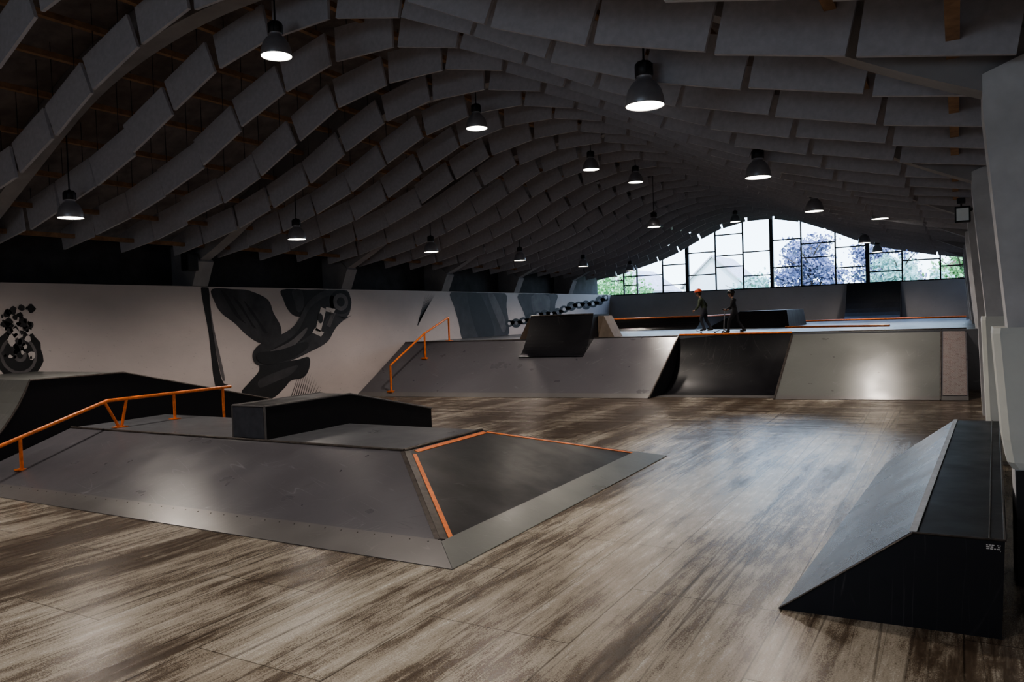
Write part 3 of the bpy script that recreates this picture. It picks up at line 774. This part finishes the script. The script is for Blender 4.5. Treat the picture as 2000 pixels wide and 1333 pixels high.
def child(loc,rotz,J,helmet,jacket,trousers,headtilt=0,headpos=None):
    e=empty('child_skater',loc); e.rotation_euler=(0,0,rotz)
    R=dict(pelvis=.10,waist=.092,chest=.105,upchest=.09,neck=.042,headb=.04)
    for s_ in 'LR': R.update({'sh'+s_:.055,'el'+s_:.04,'wr'+s_:.027,'hp'+s_:.082,'kn'+s_:.056,'an'+s_:.038,'ba'+s_:.036,'to'+s_:.026,'he'+s_:.032})
    E=[('pelvis','waist'),('waist','chest'),('chest','upchest'),('upchest','neck'),('neck','headb')]; reg={('upchest','neck'):0,('neck','headb'):2,('pelvis','waist'):0}
    for s_ in 'LR':
        E+=[('upchest','sh'+s_),('sh'+s_,'el'+s_),('el'+s_,'wr'+s_),('pelvis','hp'+s_),('hp'+s_,'kn'+s_),('kn'+s_,'an'+s_),('an'+s_,'ba'+s_),('ba'+s_,'to'+s_),('an'+s_,'he'+s_)]
        for q_ in (('pelvis','hp'+s_),('hp'+s_,'kn'+s_),('kn'+s_,'an'+s_)): reg[q_]=1
        for q_ in (('an'+s_,'ba'+s_),('ba'+s_,'to'+s_),('an'+s_,'he'+s_)): reg[q_]=3
    J=dict(J)
    for s_ in 'LR':
        an=Vector(J['an'+s_]); J['ba'+s_]=tuple(an+Vector((.09,0,-.03))); J['to'+s_]=tuple(an+Vector((.155,0,-.035))); J['he'+s_]=tuple(an+Vector((-.045,0,-.03)))
    shoe=fabric('shoe',(.03,.03,.03))
    skin_body('body',J,E,R,[jacket,trousers,M_skin,shoe],reg,e)
    hc=Vector(J['headb'])+Vector((.025,0,.095)); rot=Matrix.Rotation(headtilt,3,'Y')
    def hp(v): return hc+rot@Vector(v)
    a=Acc()
    a.ell(hc,(.088,.074,.108),0,20,14,rot)
    a.ell(hp((.02,0,-.055)),(.06,.052,.05),0,14,9,rot)
    a.tube([hp((.085,0,.012)),hp((.104,0,-.018)),hp((.086,0,-.024))],[.009,.014,.010],8)
    for s_ in (1,-1):
        a.ell(hp((-.005,.076*s_,-.008)),(.018,.009,.027),0,10,7,rot)
        a.ell(hp((.078,.029*s_,.008)),(.011,.013,.009),2,10,7,rot)
        a.ell(hp((.086,.029*s_,.008)),(.005,.006,.006),3,8,6,rot)
        a.tube([hp((.084,.015*s_,.026)),hp((.080,.044*s_,.024))],.004,6,1)
    a.tube([hp((.083,-.022,-.052)),hp((.090,0,-.054)),hp((.083,.022,-.052))],[.003,.006,.003],6,4)
    a.ell(hp((-.02,0,.0)),(.082,.079,.092),1,16,10,rot)
    a.obj('head',[M_skin,M_hair,plain('eye_white',(.7,.7,.7),.3),plain('iris',(.03,.02,.015),.2),plain('lips',(.35,.13,.11),.5)],e,True)
    a=Acc(); a.ell(hp((-.008,0,.035)),(.125,.104,.112),0,24,14,rot,zmin=-.12)
    a.tube([hp((-.008+.122*math.cos(t_),.103*math.sin(t_),.026)) for t_ in [i*math.pi/10 for i in range(21)]],.009,6,1)
    for s_ in (1,-1): a.tube([hp((.03,.088*s_,.02)),hp((.04,.075*s_,-.04)),hp((.05,.0,-.105))],.004,6,1)
    for k in (-.05,0,.05): a.tube([hp((.06,k,.115)),hp((-.06,k,.13))],.010,6,1)
    a.obj('helmet',[helmet,M_blackpaint],e,True)
    for s_ in 'LR':
        wr=Vector(J['wr'+s_]); el=Vector(J['el'+s_]); d=(wr-el).normalized(); side=Vector((0,1,0)) if s_=='L' else Vector((0,-1,0))
        fw=Vector((1,0,0)); fw=(fw-d*fw.dot(d)); fw=fw.normalized() if fw.length>.1 else Vector((0,0,1))
        nrm=d.cross(fw).normalized()
        if nrm.dot(side)>0: nrm=-nrm
        a=Acc()
        a.tube([wr-d*.012,wr+d*.02,wr+d*.05,wr+d*.068],[.019,.024,.029,.024],12,0,.55)
        for k,(off,L_,r_) in enumerate(((.021,.050,.0075),(.007,.056,.008),(-.007,.052,.0078),(-.020,.042,.0068))):
            b0=wr+d*.062+fw*off; b1=b0+d*L_*.42+nrm*.006; b2=b1+d*L_*.30+nrm*.014; b3=b2+d*L_*.16+nrm*.014
            a.tube([b0,b1,b2,b3],[r_,r_*.95,r_*.85,r_*.6],8)
        t0=wr+d*.022+fw*.02; a.tube([t0,t0+d*.016+fw*.016,t0+d*.036+fw*.024+nrm*.008,t0+d*.05+fw*.024+nrm*.014],[.011,.010,.0085,.006],8)
        a.obj('hand_'+s_.lower(),[M_skin],e,True)
    return e
S=.98
def JJ(d): return {k:tuple(c*S for c in v) for k,v in d.items()}
J1=JJ(dict(pelvis=(0,0,.68),waist=(.02,0,.79),chest=(.06,0,.91),upchest=(.10,0,1.02),neck=(.135,0,1.10),headb=(.155,0,1.15),
  shL=(.10,.145,1.02),elL=(.12,.20,.82),wrL=(.25,.18,.70),shR=(.10,-.145,1.02),elR=(-.02,-.21,.84),wrR=(.05,-.23,.66),
  hpL=(0,.08,.66),knL=(.10,.09,.39),anL=(-.02,.09,.075),hpR=(0,-.08,.66),knR=(-.02,-.09,.38),anR=(-.20,-.10,.075)))
J2=JJ(dict(pelvis=(0,0,.70),waist=(.01,0,.82),chest=(.03,0,.94),upchest=(.05,0,1.055),neck=(.07,0,1.135),headb=(.08,0,1.185),
  shL=(.045,.145,1.055),elL=(.07,.215,.86),wrL=(.235,.175,.79),shR=(.045,-.145,1.055),elR=(.07,-.215,.86),wrR=(.235,-.175,.79),
  hpL=(0,.08,.68),knL=(.17,.09,.43),anL=(.20,.10,.075),hpR=(0,-.08,.68),knR=(-.06,-.09,.39),anR=(-.27,-.11,.12)))
c1=child((-6.95,24.25,DZ+.10),math.pi,J1,plain('helmet_orange',(.62,.09,.04),.3),fabric('jacket_olive',(.06,.075,.05)),fabric('jeans_dark',(.03,.033,.045)),.15)
c2=child((-6.02,24.35,DZ+.0),math.pi,J2,plain('helmet_black',(.015,.015,.017),.3),fabric('jacket_black',(.022,.022,.026)),fabric('trousers_black',(.016,.016,.02)),.05)
def board(loc,rz):
    e=empty('skateboard',loc); e.rotation_euler=(0,0,rz)
    a=Acc(); n=14; vs=[];fs=[]
    for i in range(n+1):
        x=-.39+.78*i/n; w=.098*min(1,math.sqrt(max(0.02,1-(abs(x)/.395)**6))); z=.085+max(0,abs(x)-.27)*.35
        vs+=[(x,-w,z),(x,w,z),(x,w,z+.011),(x,-w,z+.011)]
    for i in range(n):
        for q_ in range(4): fs.append((4*i+q_,4*i+(q_+1)%4,4*i+4+(q_+1)%4,4*i+4+q_))
    fs+=[(0,1,2,3),(4*n,4*n+1,4*n+2,4*n+3)]; a.add(vs,fs,0)
    for x in (-.22,.22):
        a.box(x-.02,x+.02,-.025,.025,.045,.086,mi=1); a.tube([(x,-.1,.03),(x,.1,.03)],.008,8,1)
        for y_ in (-.095,.065): a.tube([(x,y_,.028),(x,y_+.032,.028)],.028,14,2)
    a.obj('deck_trucks_wheels',[M_ply,M_metal,M_white],e)
board((-6.85,24.25,DZ),0.0)
ks=empty('kick_scooter',(-6.02,24.35,DZ)); ks.rotation_euler=(0,0,math.pi)
a=Acc()
a.box(-.16,.26,-.042,.042,.065,.08,mi=0)
a.tube([(.25,0,.075),(.33,0,.13),(.345,0,.17)],.018,8,0)
a.tube([(.36,0,.10),(.31,0,.78)],.016,8,0)
a.tube([(.31,-.24,.78),(.31,.24,.78)],.013,8,0)
for s_ in (-1,1): a.tube([(.31,.13*s_,.78),(.31,.245*s_,.78)],.018,8,1)
for x_ in (.375,-.20):
    a.tube([(x_,-.014,.052),(x_,.014,.052)],.052,20,1); a.tube([(x_,-.022,.052),(x_,.022,.052)],.02,10,2)
a.tube([(-.15,-.03,.072),(-.20,-.024,.052)],.008,6,0); a.tube([(-.15,.03,.072),(-.20,.024,.052)],.008,6,0)
for s_ in (-.026,.026): a.tube([(.355,s_,.12),(.375,s_,.052)],.008,6,0)
a.obj('scooter_frame',[M_metal,M_blackpaint,M_white],ks)

# ------------------------------------------------------------------ world, sun and window portals
w=bpy.data.worlds.new('world'); bpy.context.scene.world=w; w.use_nodes=True
nt=w.node_tree; bg=nt.nodes['Background']
tc=nt.nodes.new('ShaderNodeTexCoord'); sp_=nt.nodes.new('ShaderNodeSeparateXYZ'); nt.links.new(tc.outputs['Generated'],sp_.inputs[0])
c=ramp(nt,sp_.outputs[2],[(.0,(.70,.86,1.0)),(.25,(.54,.74,1.0)),(1.0,(.30,.50,1.0))])
nt.links.new(c,bg.inputs['Color']); bg.inputs['Strength'].default_value=5.5
for nm,xx,yy,rx_,zc,ww,hh in (('window_portal_end',XC,YE+.35,-90,5.4,17.8,3.9),('window_portal_back',(WX0+WX1)/2,YB-.3,90,(WZ0+WZ1)/2,WX1-WX0+.2,WZ1-WZ0+.2)):
    pl=bpy.data.lights.new(nm,'AREA'); pl.shape='RECTANGLE'; pl.size=ww; pl.size_y=hh; pl.cycles.is_portal=True
    po=bpy.data.objects.new(nm,pl); po.location=(xx,yy,zc); po.rotation_euler=(math.radians(rx_),0,0); link(po)
sl=bpy.data.lights.new('sun','SUN'); sl.energy=3.0; sl.angle=.02; sl.color=(1,.95,.88)
so=bpy.data.objects.new('sun',sl); so.rotation_euler=(math.radians(32),0,math.radians(12)); so.location=(0,-20,40); link(so)
try: bpy.context.scene.view_settings.look='AgX - Medium High Contrast'
except Exception: pass

# ------------------------------------------------------------------ camera
f=1507.0
d1=Vector((870,76.5,-f)).normalized(); d2=Vector((-2608,-48.5,-f)).normalized()
d2=(d2-d1*d2.dot(d1)).normalized(); Xc=-d2; Yc=d1; Zc=Xc.cross(Yc)
Mr=Matrix((Xc,Yc,Zc))
cd=bpy.data.cameras.new('camera'); cam=bpy.data.objects.new('camera',cd); link(cam)
cd.sensor_width=36; cd.lens=f/2000*36; cd.clip_start=.05; cd.clip_end=400
cam.matrix_world=Matrix.Translation((0,0,2.4)) @ Mr.to_4x4()
bpy.context.scene.camera=cam
